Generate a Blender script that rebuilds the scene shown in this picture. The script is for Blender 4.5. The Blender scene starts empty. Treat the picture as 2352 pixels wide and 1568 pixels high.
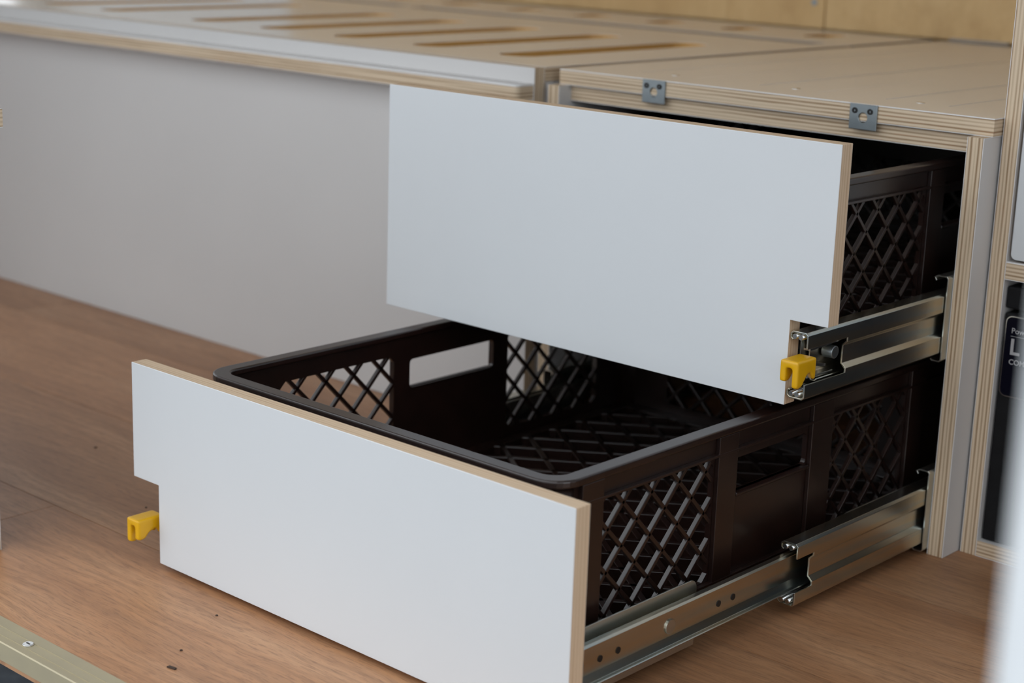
import bpy, bmesh, math, random
from mathutils import Vector, Matrix
random.seed(7)
C = bpy.context.scene.collection
S = bpy.context.scene
PI = math.pi

# ------------------------------------------------------------------ camera
yaw, pitch, roll = 0.72942, 0.25004, 0.03352
fwd = Vector((-math.sin(yaw)*math.cos(pitch), math.cos(yaw)*math.cos(pitch), -math.sin(pitch)))
r0 = Vector((math.cos(yaw), math.sin(yaw), 0)); u0 = r0.cross(fwd)
rt = r0*math.cos(roll) + u0*math.sin(roll)
up = -r0*math.sin(roll) + u0*math.cos(roll)
cd = bpy.data.cameras.new('camera'); cam = bpy.data.objects.new('camera', cd); C.objects.link(cam)
m = Matrix((rt, up, -fwd)).transposed().to_4x4(); m.translation = Vector((1.14186, -1.09833, 0.54805))
cam.matrix_world = m
cd.sensor_width = 36; cd.lens = 3957.93/2352*36
cd.clip_start = 0.02; cd.clip_end = 200
cd.dof.use_dof = True; cd.dof.focus_distance = 1.33; cd.dof.aperture_fstop = 6.0
S.camera = cam

# ------------------------------------------------------------------ light: overcast daylight through the open side door
w = bpy.data.worlds.new('overcast_sky'); S.world = w; w.use_nodes = True
bg = w.node_tree.nodes['Background']; bg.inputs[0].default_value = (0.90, 0.95, 1.0, 1); bg.inputs[1].default_value = 1.0
S.view_settings.view_transform = 'Standard'; S.view_settings.look = 'None'
S.view_settings.exposure = 0.95; S.view_settings.gamma = 1; S.view_settings.use_curve_mapping = False

# ------------------------------------------------------------------ materials
def newmat(name, col, rough=.5, metal=0, spec=.5):
    mt = bpy.data.materials.new(name); mt.use_nodes = True
    b = mt.node_tree.nodes['Principled BSDF']
    b.inputs['Base Color'].default_value = (*col, 1); b.inputs['Roughness'].default_value = rough
    b.inputs['Metallic'].default_value = metal; b.inputs['Specular IOR Level'].default_value = spec
    return mt
def nodes(mt):
    nt = mt.node_tree
    def N(t, **k):
        n = nt.nodes.new(t)
        for a, v in k.items(): setattr(n, a, v)
        return n
    return nt, N, nt.links.new, nt.nodes['Principled BSDF']
def mathn(N, L, op, a, b=None, c=None):
    n = N('ShaderNodeMath', operation=op)
    for i, v in enumerate((a, b, c)):
        if v is None: continue
        if isinstance(v, (int, float)): n.inputs[i].default_value = v
        else: L(v, n.inputs[i])
    return n.outputs[0]
def noise(N, L, vec, scale, detail=3, rough=.5, stretch=None):
    if stretch:
        mp = N('ShaderNodeMapping'); mp.inputs['Scale'].default_value = stretch; L(vec, mp.inputs[0]); vec = mp.outputs[0]
    n = N('ShaderNodeTexNoise'); n.inputs['Scale'].default_value = scale; n.inputs['Detail'].default_value = detail
    n.inputs['Roughness'].default_value = rough; L(vec, n.inputs['Vector']); return n.outputs['Fac']
def ramp(N, L, fac, stops):
    r = N('ShaderNodeValToRGB'); L(fac, r.inputs[0]); e = r.color_ramp.elements
    while len(e) < len(stops): e.new(.5)
    for i, (p, c) in enumerate(stops): e[i].position = p; e[i].color = (*c, 1)
    return r.outputs[0]
def mix(N, L, fac, a, b, mode='MIX'):
    n = N('ShaderNodeMix', data_type='RGBA', blend_type=mode)
    for s, v in ((n.inputs[0], fac), (n.inputs[6], a), (n.inputs[7], b)):
        if isinstance(v, (int, float)): s.default_value = v
        elif isinstance(v, tuple): s.default_value = (*v, 1)
        else: L(v, s)
    return n.outputs[2]
def bump(N, L, h, strength, dist, b):
    n = N('ShaderNodeBump'); n.inputs['Strength'].default_value = strength; n.inputs['Distance'].default_value = dist
    L(h, n.inputs['Height']); L(n.outputs[0], b.inputs['Normal'])

def laminate(name, col, rough):
    mt = newmat(name, col, rough); nt, N, L, b = nodes(mt)
    tc = N('ShaderNodeTexCoord').outputs['Object']
    f = noise(N, L, tc, 5, 4)
    L(ramp(N, L, f, [(.3, tuple(c*.965 for c in col)), (.7, col)]), b.inputs['Base Color'])
    g = noise(N, L, tc, 900, 2); bump(N, L, g, .04, .0004, b)
    return mt
def plyedge(name, light, dark, red, contrast, t=.015, period=.0034, rough=.6):
    """plywood edge: veneers counted across the board's thickness (UV v, metres), grain along u"""
    mt = newmat(name, light, rough, spec=.3); nt, N, L, b = nodes(mt)
    uv = N('ShaderNodeTexCoord').outputs['UV']
    sp = N('ShaderNodeSeparateXYZ'); L(uv, sp.inputs[0]); u, v = sp.outputs[0], sp.outputs[1]
    wob = noise(N, L, uv, 1, 3, .5, (14, 200, 1))
    vv = mathn(N, L, 'ADD', v, mathn(N, L, 'MULTIPLY', mathn(N, L, 'SUBTRACT', wob, .5), .0020))
    ph = mathn(N, L, 'MULTIPLY', mathn(N, L, 'SUBTRACT', vv, t/2), 2*PI/period)
    st = mathn(N, L, 'MULTIPLY_ADD', mathn(N, L, 'COSINE', ph), .5, .5)
    st = mathn(N, L, 'POWER', st, 1.6)
    per = noise(N, L, uv, 1, 1, .5, (5, 370, 1))            # each veneer has its own tone
    st = mathn(N, L, 'MULTIPLY', st, mathn(N, L, 'MULTIPLY_ADD', per, 2.9, -.62))
    fine = noise(N, L, uv, 1, 4, .7, (160, 1500, 1))
    base = mix(N, L, mathn(N, L, 'MULTIPLY', st, contrast), light, dark)
    rp = noise(N, L, uv, 1, 3, .6, (22, 420, 1))
    rm = mathn(N, L, 'MULTIPLY', mathn(N, L, 'SMOOTH_MIN', mathn(N, L, 'MAXIMUM', mathn(N, L, 'MULTIPLY_ADD', rp, 6, -3.6), 0), 1, .1), .75*contrast)
    base = mix(N, L, mathn(N, L, 'MULTIPLY', rm, st), base, red)
    base = mix(N, L, mathn(N, L, 'MULTIPLY_ADD', fine, .55, -.1), base, tuple(c*.72 for c in light))
    lam = mathn(N, L, 'GREATER_THAN', mathn(N, L, 'ABSOLUTE', mathn(N, L, 'SUBTRACT', v, t/2)), t/2-.0005)
    base = mix(N, L, lam, base, (.72, .72, .72))
    L(base, b.inputs['Base Color'])
    bump(N, L, mathn(N, L, 'ADD', fine, st), .25, .0003, b)
    return mt
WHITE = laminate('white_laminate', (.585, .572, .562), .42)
TOPW = laminate('tan_tinted_white_laminate', (.82, .725, .61), .25)  # white laminate; part of the wall's tan reflection is tinted into its colour
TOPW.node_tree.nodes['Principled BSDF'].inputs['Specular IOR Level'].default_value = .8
FRONTW = laminate('drawer_white_laminate', (.60, .62, .635), .45)
PLY = plyedge('birch_plywood_edge', (.66, .53, .38), (.25, .15, .075), (.38, .15, .06), 1.0)
PLYF = plyedge('poplar_plywood_edge', (.66, .50, .345), (.50, .34, .21), (.45, .27, .15), .75, period=.0034)
PLYR = plyedge('routed_slot_edge', (.74, .42, .13), (.58, .30, .08), (.5, .24, .08), .6)
PLYG = plyedge('grey_brown_plywood_edge', (.36, .29, .22), (.17, .12, .08), (.2, .1, .06), .9)  # greyer and darker than the other plywood edges

def wallply():
    mt = newmat('birch_wall_veneer', (.5, .33, .15), .55); nt, N, L, b = nodes(mt)
    tc = N('ShaderNodeTexCoord').outputs['Object']
    a = noise(N, L, tc, 1, 5, .6, (7, 7, 2.2)); c = noise(N, L, tc, 1, 3, .6, (120, 120, 12))
    col = ramp(N, L, a, [(.25, (.54, .34, .14)), (.5, (.66, .45, .21)), (.8, (.72, .52, .27))])
    col = mix(N, L, mathn(N, L, 'MULTIPLY', c, .35), col, (.44, .27, .11))
    e = noise(N, L, tc, 22, 5, .65)
    col = mix(N, L, mathn(N, L, 'MULTIPLY', ramp(N, L, e, [(.45, (0, 0, 0)), (.7, (1, 1, 1))]), .5), col, (.42, .25, .095))
    L(col, b.inputs['Base Color']); return mt
WALL = wallply()

def floorwood():
    mt = newmat('brown_oak_laminate', (.3, .17, .1), .42, spec=.45); nt, N, L, b = nodes(mt)
    tc = N('ShaderNodeTexCoord').outputs['Object']
    oi = N('ShaderNodeObjectInfo'); rnd = oi.outputs['Random']
    add = N('ShaderNodeVectorMath', operation='ADD'); L(tc, add.inputs[0])
    cmb = N('ShaderNodeCombineXYZ'); L(mathn(N, L, 'MULTIPLY', rnd, 13), cmb.inputs[0]); L(mathn(N, L, 'MULTIPLY', rnd, 7), cmb.inputs[1])
    L(cmb.outputs[0], add.inputs[1]); v = add.outputs[0]
    warp = noise(N, L, v, 1, 3, .5, (3, 9, 1))
    wv = N('ShaderNodeVectorMath', operation='ADD'); L(v, wv.inputs[0])
    cw = N('ShaderNodeCombineXYZ'); L(mathn(N, L, 'MULTIPLY', warp, .05), cw.inputs[1]); L(cw.outputs[0], wv.inputs[1]); v2 = wv.outputs[0]
    big = noise(N, L, v2, 1, 4, .55, (2.2, 16, 1))
    grain = noise(N, L, v2, 1, 5, .65, (9, 170, 1))
    fine = noise(N, L, v2, 1, 3, .6, (70, 950, 1)); pore = noise(N, L, v2, 1, 3, .65, (55, 620, 1))
    col = ramp(N, L, big, [(.28, (.262, .108, .043)), (.5, (.395, .186, .083)), (.72, (.50, .272, .142))])
    col = mix(N, L, mathn(N, L, 'MULTIPLY', ramp(N, L, grain, [(.42, (0, 0, 0)), (.75, (1, 1, 1))]), .6), col, (.115, .055, .032))
    col = mix(N, L, mathn(N, L, 'MULTIPLY', fine, .3), col, (.42, .27, .16))
    col = mix(N, L, mathn(N, L, 'MULTIPLY', ramp(N, L, pore, [(.5, (0, 0, 0)), (.66, (1, 1, 1))]), .5), col, (.14, .066, .038))
    k = noise(N, L, v2, 1, 2, .5, (6, 22, 1))
    col = mix(N, L, mathn(N, L, 'MULTIPLY', ramp(N, L, k, [(.68, (0, 0, 0)), (.78, (1, 1, 1))]), .45), col, (.09, .045, .03))
    tone = mathn(N, L, 'MULTIPLY_ADD', rnd, .22, .9)
    hs = N('ShaderNodeHueSaturation'); L(tone, hs.inputs['Value']); L(col, hs.inputs['Color'])
    L(hs.outputs[0], b.inputs['Base Color'])
    L(mathn(N, L, 'MULTIPLY_ADD', grain, .18, .34), b.inputs['Roughness'])
    bump(N, L, mathn(N, L, 'ADD', grain, fine), .22, .0004, b)
    return mt
WOOD = floorwood()

def metal(name, a, c, rough, irid=.0):
    mt = newmat(name, a, rough, 1); nt, N, L, b = nodes(mt)
    tc = N('ShaderNodeTexCoord').outputs['Object']
    f = noise(N, L, tc, 1, 3, .5, (30, 9, 60))
    col = ramp(N, L, f, [(.3, a), (.7, c)])
    if irid:
        g = noise(N, L, tc, 1, 2, .5, (40, 6, 110))
        col = mix(N, L, irid, col, ramp(N, L, g, [(.3, (.62, .50, .28)), (.48, (.60, .56, .45)), (.62, (.40, .52, .55)), (.75, (.60, .45, .38))]))
    L(col, b.inputs['Base Color'])
    h = noise(N, L, tc, 1, 2, .5, (400, 4, 400)); bump(N, L, h, .05, .0002, b)
    return mt
ZINC = metal('galvanised_steel', (.62, .62, .57), (.50, .51, .47), .30)
ZINCY = metal('yellow_passivated_zinc', (.62, .58, .50), (.50, .52, .50), .26, .55)
PLATE = metal('blue_grey_steel', (.34, .38, .40), (.27, .31, .33), .38)
DARKM = newmat('blackened_screw', (.03, .028, .028), .35, .6)
BRIGHT = metal('bright_zinc', (.75, .75, .74), (.62, .63, .62), .22)
ALU = metal('champagne_aluminium', (.44, .38, .25), (.41, .355, .24), .5)
b_ = ALU.node_tree.nodes['Principled BSDF']; b_.inputs['Metallic'].default_value = .35
CHROME = newmat('chrome', (.7, .7, .7), .15, 1)

def plastic(name, col, rough, var=.0, spec=.5):
    mt = newmat(name, col, rough, spec=spec); nt, N, L, b = nodes(mt)
    tc = N('ShaderNodeTexCoord').outputs['Object']
    f = noise(N, L, tc, 40, 3)
    L(ramp(N, L, f, [(.3, tuple(c*(1-var) for c in col)), (.7, tuple(c*(1+var) for c in col))]), b.inputs['Base Color'])
    g = noise(N, L, tc, 260, 2); bump(N, L, g, .03, .0005, b)
    return mt
BROWN = plastic('dark_brown_plastic', (.0135, .0050, .0034), .30, .2, .8)
YELLOW = plastic('yellow_plastic', (.62, .335, .003), .33, .06)
BLACK = plastic('black_plastic', (.010, .010, .011), .6, .15, .12)
BADGE = newmat('glossy_navy_badge', (.003, .003, .008), .3, spec=.08)
PRINT = newmat('silver_print', (.42, .42, .43), .4, .3)
FOAM = newmat('white_paint', (.72, .74, .75), .5)
def asphalt():
    mt = newmat('dark_asphalt', (.06, .07, .085), .9); nt, N, L, b = nodes(mt)
    tc = N('ShaderNodeTexCoord').outputs['Object']
    f = noise(N, L, tc, 30, 6, .7)
    L(ramp(N, L, f, [(.3, (.03, .036, .045)), (.6, (.10, .115, .135)), (.8, (.17, .17, .17))]), b.inputs['Base Color'])
    bump(N, L, f, .6, .01, b); return mt
ASPH = asphalt()
CARC = plastic('pale_grey_lining', (.62, .61, .59), .7, .03)
DUST = newmat('wood_chip', (.045, .025, .015), .7)

# ------------------------------------------------------------------ mesh helpers
AX = {'x': (1, 2, 0), 'y': (0, 2, 1), 'z': (0, 1, 2)}
def P3(axis, a, b, h):
    i, j, k = AX[axis]; p = [0, 0, 0]; p[i] = a; p[j] = b; p[k] = h; return Vector(p)
class MB:
    def __init__(s): s.bm = bmesh.new(); s.uv = s.bm.loops.layers.uv.new('UVMap')
    def face(s, vs, mi=0, uvs=None, smooth=False):
        try: f = s.bm.faces.new(vs)
        except ValueError: return None
        f.material_index = mi; f.smooth = smooth
        if uvs:
            for l, q in zip(f.loops, uvs): l[s.uv].uv = q
        return f
    def prism(s, poly, axis, a0, a1, holes=(), cap=0, side=1, hside=None, smooth_sides=False):
        loops = [poly] + list(holes); sets = []
        for li, lp in enumerate(loops):
            n = len(lp)
            v0 = [s.bm.verts.new(P3(axis, *q, a0)) for q in lp]; v1 = [s.bm.verts.new(P3(axis, *q, a1)) for q in lp]
            sets.append((v0, v1)); u = 0; msi = side if li == 0 or hside is None else hside
            for i in range(n):
                j = (i+1) % n; d = math.dist(lp[i], lp[j])
                s.face([v0[i], v0[j], v1[j], v1[i]], msi, [(u, 0), (u+d, 0), (u+d, a1-a0), (u, a1-a0)], smooth_sides)
                u += d
        if len(loops) == 1:
            s.face(sets[0][0][::-1], cap, [q for q in poly[::-1]]); s.face(sets[0][1], cap, list(poly))
        else:
            for k in (0, 1):
                es = []
                for v0v1 in sets:
                    vs = v0v1[k]
                    for i in range(len(vs)):
                        e = s.bm.edges.get((vs[i], vs[(i+1) % len(vs)]))
                        es.append(e)
                r = bmesh.ops.triangle_fill(s.bm, use_beauty=True, use_dissolve=False, edges=es)
                for f in r['geom']:
                    if isinstance(f, bmesh.types.BMFace):
                        f.material_index = cap
                        for l in f.loops: l[s.uv].uv = (l.vert.co[AX[axis][0]], l.vert.co[AX[axis][1]])
        return s
    def box(s, x0, x1, y0, y1, z0, z1, axis='z', cap=0, side=0):
        b = {'x': (x0, x1), 'y': (y0, y1), 'z': (z0, z1)}
        i, j, k = AX[axis]; n = 'xyz'
        A, B, H = b[n[i]], b[n[j]], b[n[k]]
        return s.prism([(A[0], B[0]), (A[1], B[0]), (A[1], B[1]), (A[0], B[1])], axis, H[0], H[1], cap=cap, side=side)
    def cyl(s, c, axis, r, h0, h1, n=20, mi=0):
        i, j, k = AX[axis]
        return s.prism([(c[0]+r*math.cos(2*PI*q/n), c[1]+r*math.sin(2*PI*q/n)) for q in range(n)], axis, h0, h1, cap=mi, side=mi, smooth_sides=True)
    def bar(s, a, b, axis, wd, h0, h1, mi=0):
        """straight bar between 2-D points a and b in the plane across axis"""
        d = Vector((b[0]-a[0], b[1]-a[1]));
        if d.length < 1e-5: return
        d.normalize(); n = Vector((-d.y, d.x))*wd/2
        s.prism([(a[0]+n.x, a[1]+n.y), (a[0]-n.x, a[1]-n.y), (b[0]-n.x, b[1]-n.y), (b[0]+n.x, b[1]+n.y)], axis, h0, h1, cap=mi, side=mi)
    def build(s, name, mats, parent=None, bevel=0, segs=2, recenter=True, angle=35):
        bmesh.ops.recalc_face_normals(s.bm, faces=s.bm.faces[:])
        co = [v.co for v in s.bm.verts]
        lo = Vector([min(c[i] for c in co) for i in range(3)]); hi = Vector([max(c[i] for c in co) for i in range(3)])
        c = (lo+hi)/2
        if parent is None: c.z = lo.z
        bmesh.ops.translate(s.bm, verts=s.bm.verts[:], vec=-c)
        me = bpy.data.meshes.new(name); s.bm.to_mesh(me); s.bm.free()
        for mt in (mats if isinstance(mats, (list, tuple)) else [mats]): me.materials.append(mt)
        o = bpy.data.objects.new(name, me); C.objects.link(o)
        if parent is not None:
            o.parent = parent; o.location = c - world_of(parent)
        else: o.location = c
        WPOS[o.name] = c
        if bevel:
            md = o.modifiers.new('edge', 'BEVEL'); md.width = bevel; md.segments = segs; md.limit_method = 'ANGLE'; md.angle_limit = math.radians(angle)
            md.harden_normals = False
        return o
WPOS = {}
def world_of(o): return WPOS[o.name]
def thing(name, label, cat, loc, group=None):
    o = bpy.data.objects.new(name, None); C.objects.link(o); o.location = loc; o.empty_display_size = .05
    WPOS[o.name] = Vector(loc); tag(o, label, cat, group); return o
def tag(o, label, cat, group=None):
    o['label'] = label; o['category'] = cat
    if group: o['group'] = group
    return o
def struct(o): o['kind'] = 'structure'; return o
def copy_tree(o, off, parent=None):
    c = o.copy(); C.objects.link(c); WPOS[c.name] = WPOS[o.name] + off
    if parent is None: c.location = o.location + off
    else: c.parent = parent
    for ch in list(o.children): copy_tree(ch, off, c)
    return c
def rrect(x0, x1, y0, y1, r, n=6):
    out = []
    for cx, cy, a in ((x1-r, y1-r, 0), (x0+r, y1-r, 90), (x0+r, y0+r, 180), (x1-r, y0+r, 270)):
        for k in range(n+1):
            t = math.radians(a + 90*k/n); out.append((cx+r*math.cos(t), cy+r*math.sin(t)))
    return out
def capsule(cx, wd, y0, y1, n=10):
    r = wd/2; out = []
    for k in range(n+1): t = PI*k/n; out.append((cx+r*math.cos(t), y1-r+r*math.sin(t)))
    for k in range(n+1): t = PI+PI*k/n; out.append((cx+r*math.cos(t), y0+r+r*math.sin(t)))
    return out
def octo(a0, a1, b0, b1, c): return [(a0+c, b0), (a1-c, b0), (a1, b0+c), (a1, b1-c), (a1-c, b1), (a0+c, b1), (a0, b1-c), (a0, b0+c)]
def circ(cx, cy, r, n=20): return [(cx+r*math.cos(2*PI*k/n), cy+r*math.sin(2*PI*k/n)) for k in range(n)]
def sheet(line, t):
    """closed outline of a bent sheet of thickness t along a polyline"""
    n = len(line); L, R = [], []
    for i in range(n):
        p = Vector(line[i]); ds = []
        if i > 0: ds.append((p-Vector(line[i-1])).normalized())
        if i < n-1: ds.append((Vector(line[i+1])-p).normalized())
        d = sum(ds, Vector((0, 0))).normalized(); nn = Vector((-d.y, d.x))
        k = t/2/max(.5, nn.dot(Vector((-ds[0].y, ds[0].x))))
        L.append(tuple(p+nn*k)); R.append(tuple(p-nn*k))
    return L + R[::-1]

# ------------------------------------------------------------------ the setting
# laminate floor, plank by plank
bm = MB().box(-2.2, 1.4, -.437, 1.09, -.02, -.006); floor = struct(bm.build('floor', DUST))
rows = [(-.4370, -.2655, [-2.2, -1.42, -.155, 1.4]), (-.2655, -.0655, [-2.2, -.93, .56, 1.4]), (-.0655, .1210, [-2.2, -1.25, .97, 1.4]),
        (.1210, .311, [-2.2, -.83, .72, 1.4]), (.311, .50, [-2.2, -.3, 1.4]), (.50, .69, [-2.2, .4, 1.4]), (.69, .88, [-2.2, -.5, 1.4]), (.88, 1.09, [-2.2, .1, 1.4])]
for y0, y1, xs in rows:
    for x0, x1 in zip(xs, xs[1:]):
        g = .00045
        b = MB().box(x0+g, x1-g, y0+g, y1-g, -.0058, 0); b.build('plank', WOOD, floor)
# aluminium nosing at the door sill
sill = struct(MB().prism([(-.4372, 0), (-.4372, -.006), (-.4600, -.006), (-.4600, -.0130), (-.4640, -.0130), (-.4640, .0012), (-.4632, .002), (-.4560, .0016), (-.4480, .0016), (-.4372, .0014)], 'x', -.6, 1.05, cap=0, side=0).build('trim_1', ALU))
for y in (-.4475, -.4562):
    MB().box(-.6, 1.05, y-.0004, y+.0004, .0010, .0021).build('sill_ridge', ALU, sill)
sc = MB().cyl((.0924, -.4518), 'z', .0042, .0015, .0028, 20).build('screw', BRIGHT, sill, bevel=.0005)
MB().box(.0902, .0946, -.4524, -.4512, .0026, .0030).build('screw_slot', DARKM, sc)
struct(MB().box(-2.2, 1.4, -.4638, -.4374, -.0162, -.0132).build('trim_2', WOOD))
struct(MB().box(-9, 9, -9, 9, -.50, -.46).build('ground', ASPH))
# plywood-lined van wall behind, with the seams between its sheets
wall = struct(MB().prism([(-2.2, 0), (1.4, 0), (1.4, 1.45), (-2.2, 1.45)], 'y', 1.0902, 1.11, holes=[[(-2.12, .41), (-1.37, .41), (-1.37, 1.15), (-2.12, 1.15)]], cap=0, side=0).build('wall_back', WALL))
# unseen window added for the white reflection at the bench top's left end
win = struct(MB().prism([(-2.16, .37), (-1.335, .37), (-1.335, 1.19), (-2.16, 1.19)], 'y', 1.06, 1.0900, holes=[rrect(-2.12, -1.375, .41, 1.15, .04, 5)], cap=0, side=0).build('added_window_1', CARC))
bl = newmat('white_diffuser', (.8, .8, .8), .8); bt = bl.node_tree  # translucent sheet added to soften the window's reflection
tl = bt.nodes.new('ShaderNodeBsdfTranslucent'); tl.inputs[0].default_value = (.72, .74, .76, 1)
ms = bt.nodes.new('ShaderNodeMixShader'); ms.inputs[0].default_value = .6
bt.links.new(bt.nodes['Principled BSDF'].outputs[0], ms.inputs[1]); bt.links.new(tl.outputs[0], ms.inputs[2]); bt.links.new(ms.outputs[0], bt.nodes['Material Output'].inputs[0])
MB().box(-2.12, -1.3752, 1.068, 1.0690, .4102, 1.1498).build('diffuser_sheet', bl, win)
for x0, x1, y in ((-1.330, -.3505, 1.022), (-.3495, -.1845, 1.020), (-.1835, 1.4, 1.021)):
    MB().box(x0, x1, y, 1.090, .3875, 1.45, axis='y', cap=0, side=0).build('wall_panel', [WALL, PLYG], wall, bevel=.001, segs=1)
MB().cyl((-.2015, .4235), 'y', .0045, 1.0185, 1.0200).build('screw', PLATE, wall, bevel=.0006)
MB().box(.015, .10, 1.013, 1.0205, .3875, .3905).build('dark_gap_strip', PLYG, wall)  # thin dark strip standing in for a gap at the wall's foot
lw = MB().prism([(-.5, -.02), (1.11, -.02), (1.11, 1.47), (-.5, 1.47)], 'x', -2.22, -2.2, holes=[[(-.40, .395), (1.0, .395), (1.0, 1.40), (-.40, 1.40)]], cap=0, side=0)
struct(lw.build('wall_left', CARC))
struct(MB().box(1.4, 1.42, -.14, 1.11, -.02, 1.47).build('wall_right', CARC))
struct(MB().box(-2.22, 1.42, -.5, 1.11, 1.47, 1.50).build('ceiling', CARC))
fw = MB(); fw.prism([(-2.22, -.03), (-1.0, -.03), (-1.0, 1.40), (1.39, 1.40), (1.39, -.03), (1.42, -.03), (1.42, 1.47), (-2.22, 1.47)], 'y', -.53, -.50, cap=0, side=0)
struct(fw.build('wall_front', FOAM))

# ------------------------------------------------------------------ long bench
bench = thing('bench', 'long low white bench with a plywood ledge strip along its front', 'bench', (-1.05, .22, 0))
MB().box(-2.1, -.0109, .212, .227, .0005, .3864, axis='y', side=1).build('front_panel', [WHITE, PLY], bench)
r = .006
MB().prism([(-2.1, .1874)] + [(-.0118-r+r*math.sin(t*PI/8), .1874+r-r*math.cos(t*PI/8)) for t in range(5)] + [(-.0118, .2118), (-2.1, .2118)], 'z', .3540, .3706, cap=0, side=1).build('ledge_strip', [WHITE, PLY], bench)
MB().box(-.0250, -.0105, .2285, 1.0, .0005, .3712, axis='x', side=1).build('end_panel', [WHITE, PLY], bench)
MB().box(-2.1, -.03, .745, .76, .0005, .3712, axis='y', side=1).build('inner_panel', [WHITE, PLY], bench)
MB().box(-2.1, -.03, .985, 1.0, .0005, .3712, axis='y', side=1).build('back_panel', [WHITE, PLY], bench)
def slats(name, label, poly, xs):
    hs = [capsule(x, .050, .290, .640) for x in xs]
    o = MB().prism(poly, 'z', .3716, .3866, holes=hs, cap=0, side=1, hside=2).build(name, [TOPW, PLY, PLYR])
    tag(o, label, 'board'); return o
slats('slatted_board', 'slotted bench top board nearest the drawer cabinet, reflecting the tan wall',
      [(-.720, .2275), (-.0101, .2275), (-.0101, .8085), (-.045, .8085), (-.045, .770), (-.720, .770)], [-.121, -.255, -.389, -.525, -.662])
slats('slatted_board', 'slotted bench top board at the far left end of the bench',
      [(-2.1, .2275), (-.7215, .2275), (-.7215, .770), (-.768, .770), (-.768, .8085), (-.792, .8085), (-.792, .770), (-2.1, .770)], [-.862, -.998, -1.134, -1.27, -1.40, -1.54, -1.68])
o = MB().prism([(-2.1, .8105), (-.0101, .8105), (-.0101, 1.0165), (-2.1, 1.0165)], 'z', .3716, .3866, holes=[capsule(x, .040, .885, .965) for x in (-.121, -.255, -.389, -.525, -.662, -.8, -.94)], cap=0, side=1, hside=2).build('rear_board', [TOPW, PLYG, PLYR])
tag(o, 'narrow rear bench board behind the long dark gap, against the wall', 'board')

# ------------------------------------------------------------------ drawer cabinet
XL, XR = -.0004, .4787
cab = thing('drawer_cabinet', 'white plywood drawer cabinet with two drawers pulled out', 'cabinet', (.239, .6, 0))
MB().box(XL, XL+.0150, .221, 1.0, .0003, .3704, axis='x', side=1).build('side_panel', [WHITE, PLY], cab)
MB().box(.4636, XR, .221, 1.0, .0003, .3704, axis='x', side=1).build('side_panel', [WHITE, PLY], cab)
MB().box(XL+.0152, .4634, .2397, .2547+.06, .3548, .3695, axis='z', side=1).build('top_rail', [WHITE, PLY], cab)
MB().box(XL+.0152, .4634, .985, 1.0, .0003, .3704, axis='y', side=1).build('back_panel', [BLACK, PLY], cab)  # black face added to keep the inside of the cabinet dark
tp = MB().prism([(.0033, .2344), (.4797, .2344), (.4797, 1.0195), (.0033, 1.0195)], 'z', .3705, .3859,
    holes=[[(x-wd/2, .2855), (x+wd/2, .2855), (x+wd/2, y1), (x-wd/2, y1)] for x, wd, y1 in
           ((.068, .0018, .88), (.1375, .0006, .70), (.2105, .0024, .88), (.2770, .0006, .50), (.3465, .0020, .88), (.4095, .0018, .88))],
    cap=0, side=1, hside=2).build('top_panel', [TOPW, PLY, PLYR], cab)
for x in (.108, .249, .3805):
    sc = MB().cyl((x, .2885), 'z', .0040, .3856, .3863).build('screw', BRIGHT, tp)
for x0 in (.1103, .3421):
    x1 = x0+.0275
    pl = MB().prism([(x0, .3634), (x1, .3634), (x1, .3856), (x0, .3856)], 'y', .2326, .2343, holes=[circ((x0+x1)/2, .3739, .0044, 24)], cap=0, side=0).build('latch_plate', PLATE, cab, bevel=.0003, segs=1)
    for sx in (.0053, .0207):
        s_ = MB().prism(circ(x0+sx, .3798, .0026, 16), 'y', .2318, .2326, holes=[circ(x0+sx, .3798, .0011, 6)], cap=0, side=0).build('screw', DARKM, pl)

# slide profiles (x, z) for the right-hand side; the left side is mirrored about the cabinet middle
XM = .23915
def mirror(pts, left): return [(2*XM-x, z) for x, z in pts] if left else pts
def zoff(pts, dz): return [(x, z+dz) for x, z in pts]
def sym(top): return top + [(x, -z) for x, z in top[::-1]]
OUTER = [(.4520, .0372), (.4505, .0397), (.4530, .0414), (.4612, .0414), (.4627, .0397), (.4627, -.0308), (.4612, -.0325), (.4545, -.0325), (.4530, -.0312)]
MIDT = [(.4478, .0196), (.4458, .0212), (.4458, .0242), (.4480, .0260), (.4590, .0260), (.4608, .0243), (.4608, .0142)]
MIDW = sym([(.4608, .0147), (.4608, .0112), (.4570, .0075)])
INNER = sym([(.4550, .0150), (.4536, .0165), (.4498, .0165), (.4470, .0105)])
ZL, ZU = .0367, .2100
for zc in (ZL, ZU):
    for left in (False, True):
        MB().prism(mirror(zoff(sheet(OUTER, .0012), zc), left), 'y', .2125, .72, cap=0, side=0).build('slide_channel', ZINC, cab, bevel=.0002, segs=1)

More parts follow.
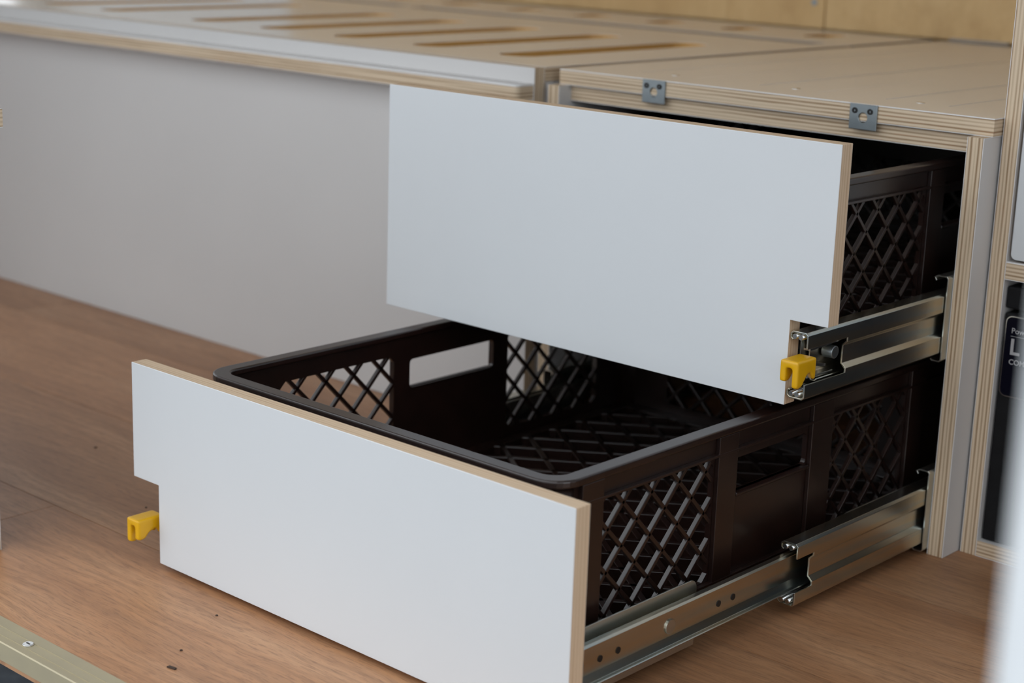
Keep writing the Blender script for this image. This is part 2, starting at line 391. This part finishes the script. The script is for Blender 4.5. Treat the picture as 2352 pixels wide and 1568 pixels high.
# ------------------------------------------------------------------ drawers
def lever(parent, left, yf, zc):
    x0, x1, t = .4493, .4660, .0056
    ys = [0, .004, .008, .0115, .0145, .0175, .0200, .0225, .0250, .0265]
    zb = [-.0210, -.0220, -.0208, -.0165, -.0128, -.0112, -.0128, -.0165, -.0180, -.0172]
    b = MB(); rings = []
    for y, z in zip(ys, zb):
        zl = z + .004 if y < .014 else z+.001
        prof = [(x0, zl), (x0, 0), (x1, 0), (x1, z), (x1-t, z), (x1-t, -t-.0005), (x0+t, -t-.0005), (x0+t, zl)]
        prof = mirror(prof, left)
        rings.append([b.bm.verts.new((x, yf+y, zc+zz)) for x, zz in prof])
    for A, B in zip(rings, rings[1:]):
        for i in range(8): j = (i+1) % 8; b.face([A[i], A[j], B[j], B[i]], 0, None, True)
    for R in (rings[0], rings[-1]):
        b.face([R[0], R[1], R[6], R[7]], 0, None, True); b.face([R[1], R[2], R[5], R[6]], 0, None, True); b.face([R[2], R[3], R[4], R[5]], 0, None, True)
    o = b.build('latch_lever', YELLOW, parent)
    md = o.modifiers.new('fuse', 'REMESH'); md.mode = 'VOXEL'; md.voxel_size = .0006; md.use_smooth_shade = True
    md = o.modifiers.new('round', 'SMOOTH'); md.factor = .5; md.iterations = 55
    return o

def make_drawer(label, yf, z0, z1, notch, zc, mid0, mid1, web, bz):
    """yf front plane; notch = ('left'|'right', width, top z)"""
    t = .0149; X0, X1 = 0.0, .4783
    d = thing('drawer', label, 'drawer', (.239, yf+.25, z0))
    side, nw, nz = notch
    if side == 'right': poly = [(X0, z0), (X1-nw, z0), (X1-nw, nz), (X1, nz), (X1, z1), (X0, z1)]
    else: poly = [(X0+nw, z0), (X1, z0), (X1, z1), (X0, z1), (X0, nz), (X0+nw, nz)]
    MB().prism(poly, 'y', yf, yf+t, cap=0, side=1).build('front_panel', [FRONTW, PLYF], d, bevel=.0004, segs=2)
    MIDF = mid0
    for left in (False, True):
        has_lever = (side == 'left') == left
        mid0 = MIDF if has_lever else max(MIDF, yf+t+.002)
        # inner rail, punched with holes
        if left or not has_lever: y0 = yf+t+.0005
        else: y0 = yf+t+.012
        inn = MB().prism(mirror(zoff(sheet(INNER, .0012), zc), left), 'y', y0, mid1-.06, cap=0, side=0).build('inner_rail', ZINCY, d, bevel=.0002, segs=1)
        xa, xb = (.44745, .44805) if not left else (2*XM-.44805, 2*XM-.44745)
        if not has_lever or left:
            for dy, rr, kind in ((.050, .0030, 0), (.0712, .0026, 0), (.0915, .0026, 0), (.152, .0058, 1), (.2135, .0026, 0), (.2325, .0026, 0)):
                if yf+dy > mid0+.03: continue
                q = circ(yf+dy, zc-.0022, rr, 18)
                if kind == 0: MB().prism([(a, zc-.0022+(c-zc+.0022)*(1.7 if dy < .06 else 1)) for a, c in q], 'x', xa, xb, cap=0, side=0).build('punched_hole', DARKM, inn)
                else: MB().prism(q, 'x', xa-.0001, xb+.0008, cap=0, side=0).build('rivet', ZINC, inn, bevel=.0004)
        # middle rail: its web starts behind the rolled edges
        for sgn in (1, -1):
            pr = [(x, z*sgn) for x, z in MIDT]
            MB().prism(mirror(zoff(sheet(pr, .0014), zc), left), 'y', mid0, mid1, cap=0, side=0).build('middle_rail_edge', ZINCY, d, bevel=.0003, segs=2)
            for k, x in enumerate((.4500, .4555)):
                xx = x if not left else 2*XM-x
                MB().cyl((xx, zc+sgn*.0226), 'y', .0020, mid0-.0012, mid0+.05, 12).build('bearing', BRIGHT, d)
        MB().prism(mirror(zoff(sheet(MIDW, .0014), zc), left), 'y', mid0+web, mid1, cap=0, side=0).build('middle_rail_web', ZINCY, d, bevel=.0002, segs=1)
        # brackets that carry the crate
        for k, (ya, yb) in enumerate(((yf+.0185, yf+.188), (yf+.392, yf+.548))):
            rc = .008; top = zc+.0247; bot = zc-.0290+(.0 if zc < .1 else .004)
            pts = [(ya, bot), (yb, bot)] + [(yb-rc+rc*math.cos(a*PI/10), top-rc+rc*math.sin(a*PI/10)) for a in range(6)] + ([(ya, top)] if k == 0 else [(ya+rc-rc*math.sin(a*PI/10), top-rc+rc*math.cos(a*PI/10)) for a in range(6)])
            x0, x1 = (.4432, .4445) if not left else (2*XM-.4445, 2*XM-.4432)
            br = MB().prism(pts, 'x', x0, x1, cap=0, side=0)
            fx0, fx1 = (.395, .4432) if not left else (2*XM-.4432, 2*XM-.395)
            br.box(fx0, fx1, ya, yb, bz-.0014, bz)
            br.build('crate_bracket', ZINC, d, bevel=.0002, segs=1)
    left = side == 'left'
    lever(d, left, yf-.0175, zc+.0080)
    # lever pivot
    x0, x1 = (.4490, .4590) if not left else (2*XM-.4590, 2*XM-.4490)
    MB().cyl((yf+.046, zc+.004), 'x', .0052, x0, x1, 20).build('lever_pivot', PLATE, d, bevel=.0006)
    xs = (.4500, .4575) if not left else (2*XM-.4575, 2*XM-.4500)
    sp = MB(); sp.bar((yf+.014, zc-.0015), (yf+.044, zc-.0070), 'x', .0022, xs[0], xs[0]+.0022); sp.bar((yf+.014, zc+.0105), (yf+.058, zc+.0120), 'x', .0016, xs[0], xs[0]+.006)
    sp.bar((yf+.014, zc-.0115), (yf+.050, zc-.0120), 'x', .0016, xs[0]-.001, xs[0]+.005)
    sp.build('lever_spring', BRIGHT, d)
    return d
make_drawer('upper white drawer pulled part way out, notched at lower right with a yellow lever', 0.0, .1769, .3829, ('right', .0338, .2446), ZU, .0010, .335, .058, .1892)
make_drawer('lower white drawer pulled far out over the floor, notched at lower left', -.2889, .0050, .1716, ('left', .0338, .0731), ZL, .0100, .300, .0245, .0125)

# ------------------------------------------------------------------ crates
def lattice(name, parent, axis, h0, h1, rect, node, pu, pv, wd):
    """crossing diagonal bars clipped to rect=(a0,a1,b0,b1); node = one crossing; pu,pv = half pitches"""
    a0, a1, b0, b1 = rect; e = .001; a0 -= e; a1 += e; b0 -= e; b1 += e; mb = MB()
    for sg in (1, -1):
        for k in range(-40, 41):
            # line: (a-node0)/pu - sg*(b-node1)/pv = 2k
            pts = []
            for bb in (b0, b1):
                a = node[0]+pu*(2*k+sg*(bb-node[1])/pv)
                pts.append((a, bb))
            (ax, bx), (cx, dx) = pts
            if ax > cx: (ax, bx), (cx, dx) = (cx, dx), (ax, bx)
            if cx <= a0 or ax >= a1: continue
            if ax < a0: bx = bx+(dx-bx)*(a0-ax)/(cx-ax); ax = a0
            if cx > a1: dx = bx+(dx-bx)*(a1-ax)/(cx-ax); cx = a1
            if math.dist((ax, bx), (cx, dx)) < .004: continue
            mb.bar((ax, bx), (cx, dx), axis, wd, h0, h1)
    return mb.build(name, BROWN, parent, bevel=.0005, segs=2)

def make_crate(label):
    z0, zt = .0127, .1667; y0, y1 = -.2485, .3050; xa, xb = .0500, .4282; th = .004; rc = .018
    c = thing('plastic_crate', label, 'crate', (.239, .028, z0), 'dark brown crates in the drawers')
    # rim
    rim = MB().prism(rrect(xa-.0045, xb+.0045, y0-.0050, y1+.0050, .024, 8), 'z', zt-.0062, zt, holes=[rrect(xa+.0092, xb-.0092, y0+.0085, y1-.0085, .014, 8)], cap=0, side=0)
    rim = rim.build('rim', BROWN, c, bevel=.0016, segs=3)
    zlo, zhi = .0445, .1440       # lattice openings
    sides = (('left', xa, xa+th, 1, .036), ('right', xb-th, xb, -1, .0190))
    for nm, x0, x1, inn, yc in sides:
        if nm == 'right': l1, l2 = (-.200, -.066), (.100, .222); hd = (-.038, .064)
        else: l1, l2 = (-.176, -.041), (.113, .252); hd = (-.021, .092)
        hz = (.1105, .1375)
        holes = [octo(l1[0], l1[1], zlo, zhi, .006), octo(l2[0], l2[1], zlo, zhi, .006), rrect(hd[0], hd[1], hz[0], hz[1], .004, 4)]
        MB().prism([(y0+rc, z0), (y1-rc, z0), (y1-rc, zt-.006), (y0+rc, zt-.006)], 'x', x0, x1, holes=holes, cap=0, side=0).build('long_wall', BROWN, c)
        ph = .1184
        for (a, b2), nd in ((l1, (-.0915 if nm == 'right' else -.0735, ph)), (l2, (.158 if nm == 'right' else .126, ph))):
            lattice('side_lattice', c, 'x', x0+.0001, x1-.0001, (a, b2, zlo, zhi), nd, .0166, .0166, .0034)
        # ribs outside
        o0, o1 = (x1, x1+.0042) if nm == 'right' else (x0-.0042, x0)
        rb = MB()
        rb.box(o0, o1, y0+rc, y1-rc, .1452, .1474); rb.box(o0, o1, y0+rc, y1-rc, .0415, .0437)
        rb.build('wall_rib', BROWN, c, bevel=.0004, segs=2)
        for pa, pb in ((l1[0]-.026, l1[0]-.002), (l1[1]+.002, hd[0]-.001), (hd[1]+.002, l2[0]-.003), (l2[1]+.002, l2[1]+.027)):
            MB().box(o0, o1-.0002 if nm == 'right' else o1, pa, pb, .0200, zt-.006).build('pillar', BROWN, c, bevel=.0006, segs=2)
        # hand grip: a lip along the lower edge of the opening
        g = MB(); xo = o1 if nm == 'right' else o0
        g.box(min(x0, xo), max(x1, xo), hd[0], hd[1], hz[0]-.0030, hz[0]); g.build('hand_grip', BROWN, c, bevel=.0008, segs=2)
    for nm, ya, yb in (('front', y0, y0+th), ('back', y1-th, y1)):
        hole = octo(.110, .360, zlo, .110, .006)
        MB().prism([(xa+rc, z0), (xb-rc, z0), (xb-rc, zt-.006), (xa+rc, zt-.006)], 'y', ya, yb, holes=[hole], cap=0, side=0).build('short_wall', BROWN, c)
        lattice('end_lattice', c, 'y', ya-.0005, yb+.0005, (.110, .360, zlo, .110), (.1365, .0730), .0166, .0166, .0034)
    for sx, cx in ((-1, xa+rc), (1, xb-rc)):
        for sy, cy in ((-1, y0+rc), (1, y1-rc)):
            pts = [(cx+sx*rc*math.cos(k*PI/12), cy+sy*rc*math.sin(k*PI/12)) for k in range(7)] + [(cx+sx*(rc-th)*math.cos(k*PI/12), cy+sy*(rc-th)*math.sin(k*PI/12)) for k in range(6, -1, -1)]
            MB().prism(pts, 'z', z0, zt-.006, cap=0, side=0, smooth_sides=True).build('corner_post', BROWN, c)
    # floor grid
    fr = MB().prism([(xa+th, y0+th), (xb-th, y0+th), (xb-th, y1-th), (xa+th, y1-th)], 'z', .0140, .0350, holes=[[(xa+.018, y0+.018), (xb-.018, y0+.018), (xb-.018, y1-.018), (xa+.018, y1-.018)]], cap=0, side=0)
    fr.build('floor_frame', BROWN, c, bevel=.0006)
    lattice('floor_lattice', c, 'z', .0140, .0357, (xa+.018, xb-.018, y0+.018, y1-.018), (.0735, .129), .0280, .0205, .0055)
    return c
crate = make_crate('brown plastic crate in the lower drawer, its open top in full view')
c2 = copy_tree(crate, Vector((0, .2889, .1767)))
c2['label'] = 'brown plastic crate in the upper drawer, mostly hidden behind the upper white front'

# ------------------------------------------------------------------ tall cabinet with the fridge
tall = thing('tall_cabinet', 'tall plywood cabinet at the right edge that houses a black fridge', 'cabinet', (.74, .6, 0))
MB().box(.4810, .4960, .249, .95, .0003, 1.35, axis='x', side=1).build('side_panel', [WHITE, PLY], tall)
MB().box(1.00, 1.015, .249, .95, .0003, 1.35, axis='x', side=1).build('side_panel', [WHITE, PLY], tall)
MB().box(.4962, .9998, .249, .95, .0003, .0148, axis='z', side=1).build('bottom_panel', [WHITE, PLY], tall)
MB().box(.4962, .9998, .249, .95, .2505, .2660, axis='z', side=1).build('shelf', [WHITE, PLY], tall)
MB().box(.4962, .9998, .249, .95, 1.335, 1.35, axis='z', side=1).build('top_panel', [WHITE, PLY], tall)
MB().box(.4962, .9998, .935, .95, .0150, 1.335, axis='y', side=1).build('back_panel', [WHITE, PLY], tall)
MB().prism(rrect(.4985, .9975, .2680, .62, .005, 5), 'y', .2505, .2655, cap=0, side=1).build('door_panel', [FRONTW, PLYF], tall, bevel=.0005)
MB().prism(rrect(.4985, .9975, .624, 1.33, .005, 5), 'y', .2505, .2655, cap=0, side=1).build('door_panel', [FRONTW, PLYF], tall, bevel=.0005)
fr = thing('fridge', 'black compressor fridge front with a navy badge, inside the tall cabinet', 'fridge', (.74, .45, .0150))
MB().box(.4972, .9950, .2540, .70, .0152, .2215).build('fridge_body', BLACK, fr, bevel=.002)
MB().box(.4968, .9950, .2540, .70, .2250, .2445).build('top_vent', BLACK, fr, bevel=.002)
bx0, bx1, bz0, bz1 = .4995, .575, .1485, .2195
bd = MB().prism(rrect(bx0, bx1, bz0, bz1, .006, 6), 'y', .2533, .2539, cap=0, side=0).build('badge', BADGE, fr)
MB().prism(rrect(bx0, bx1, bz0, bz1, .006, 6), 'y', .2529, .2534, holes=[rrect(bx0+.0010, bx1-.0010, bz0+.0010, bz1-.0010, .005, 6)], cap=0, side=0).build('badge_border', CHROME, bd)
def text(body, x, z, size, bold=0):
    cu = bpy.data.curves.new('lettering', 'FONT'); cu.body = body; cu.size = size; cu.extrude = .0001; cu.offset = bold
    t = bpy.data.objects.new('lettering', cu); C.objects.link(t)
    dg = bpy.context.evaluated_depsgraph_get(); me = bpy.data.meshes.new_from_object(t.evaluated_get(dg))
    bpy.data.objects.remove(t); me.materials.clear(); me.materials.append(PRINT)
    o = bpy.data.objects.new('lettering', me); C.objects.link(o); o.parent = bd; o.rotation_euler = (PI/2, 0, 0)
    o.location = Vector((x, .2532, z)) - WPOS[bd.name]; return o
text('Pow', .5052, .2046, .0068); text('L', .5050, .1862, .0195, .0004); text('COMP', .5056, .1774, .0064, .0001)
MB().box(.5052, .5700, .2530, .2534, .2018, .2021).build('badge_line', PRINT, bd)

# ------------------------------------------------------------------ things cut by the frame
pn = MB().box(.9790, 1.45, -.752, -.722, -.46, 1.5).build('door_panel', FOAM, bevel=.012, segs=5)
tag(pn, 'blurred white door panel edge in the right foreground, outside the sill', 'door')
lu = thing('low_unit', 'plywood unit at the left frame edge, only its panel edge and board end showing', 'cabinet', (-.30, -.375, 0))
MB().box(-.50, -.0912, -.3758, -.3608, .0003, .3622, axis='y', side=1).build('front_panel', [WHITE, PLY], lu)
MB().box(-.50, -.0633, -.46, -.3600, .3625, .3772, axis='z', side=1).build('top_board', [WHITE, PLY], lu)
MB().box(-.50, -.485, -.46, -.376, .0003, .3622, axis='x', side=1).build('end_panel', [WHITE, PLY], lu)
# crumbs of wood on the floor
ch = MB().prism([(.1915, -.4000), (.1990, -.3985), (.1988, -.3965), (.1920, -.3975)], 'z', 0, .0012, cap=0, side=0).build('wood_chip', DUST)
tag(ch, 'dark splinter on the floor in front of the lower drawer', 'chip')
for x, y, s, lab in ((-.2721, -.1414, .0016, 'dark crumb on the floor left of the lower drawer front'), (.1428, -.3157, .0011, 'tiny crumb on the floor below the lower drawer front'),
                     (-.0941, -.2095, .0011, 'tiny crumb on the floor behind the lower yellow lever'), (.1754, -.3748, .0012, 'tiny crumb on the floor just beyond the dark splinter')):
    a = random.random()*3
    q = MB().prism([(x+s*math.cos(a+k*1.1), y+s*math.sin(a+k*1.1)) for k in range(5)], 'z', 0, .0008, cap=0, side=0).build('crumb', DUST)
    tag(q, lab, 'crumb', 'crumbs on the plank floor')
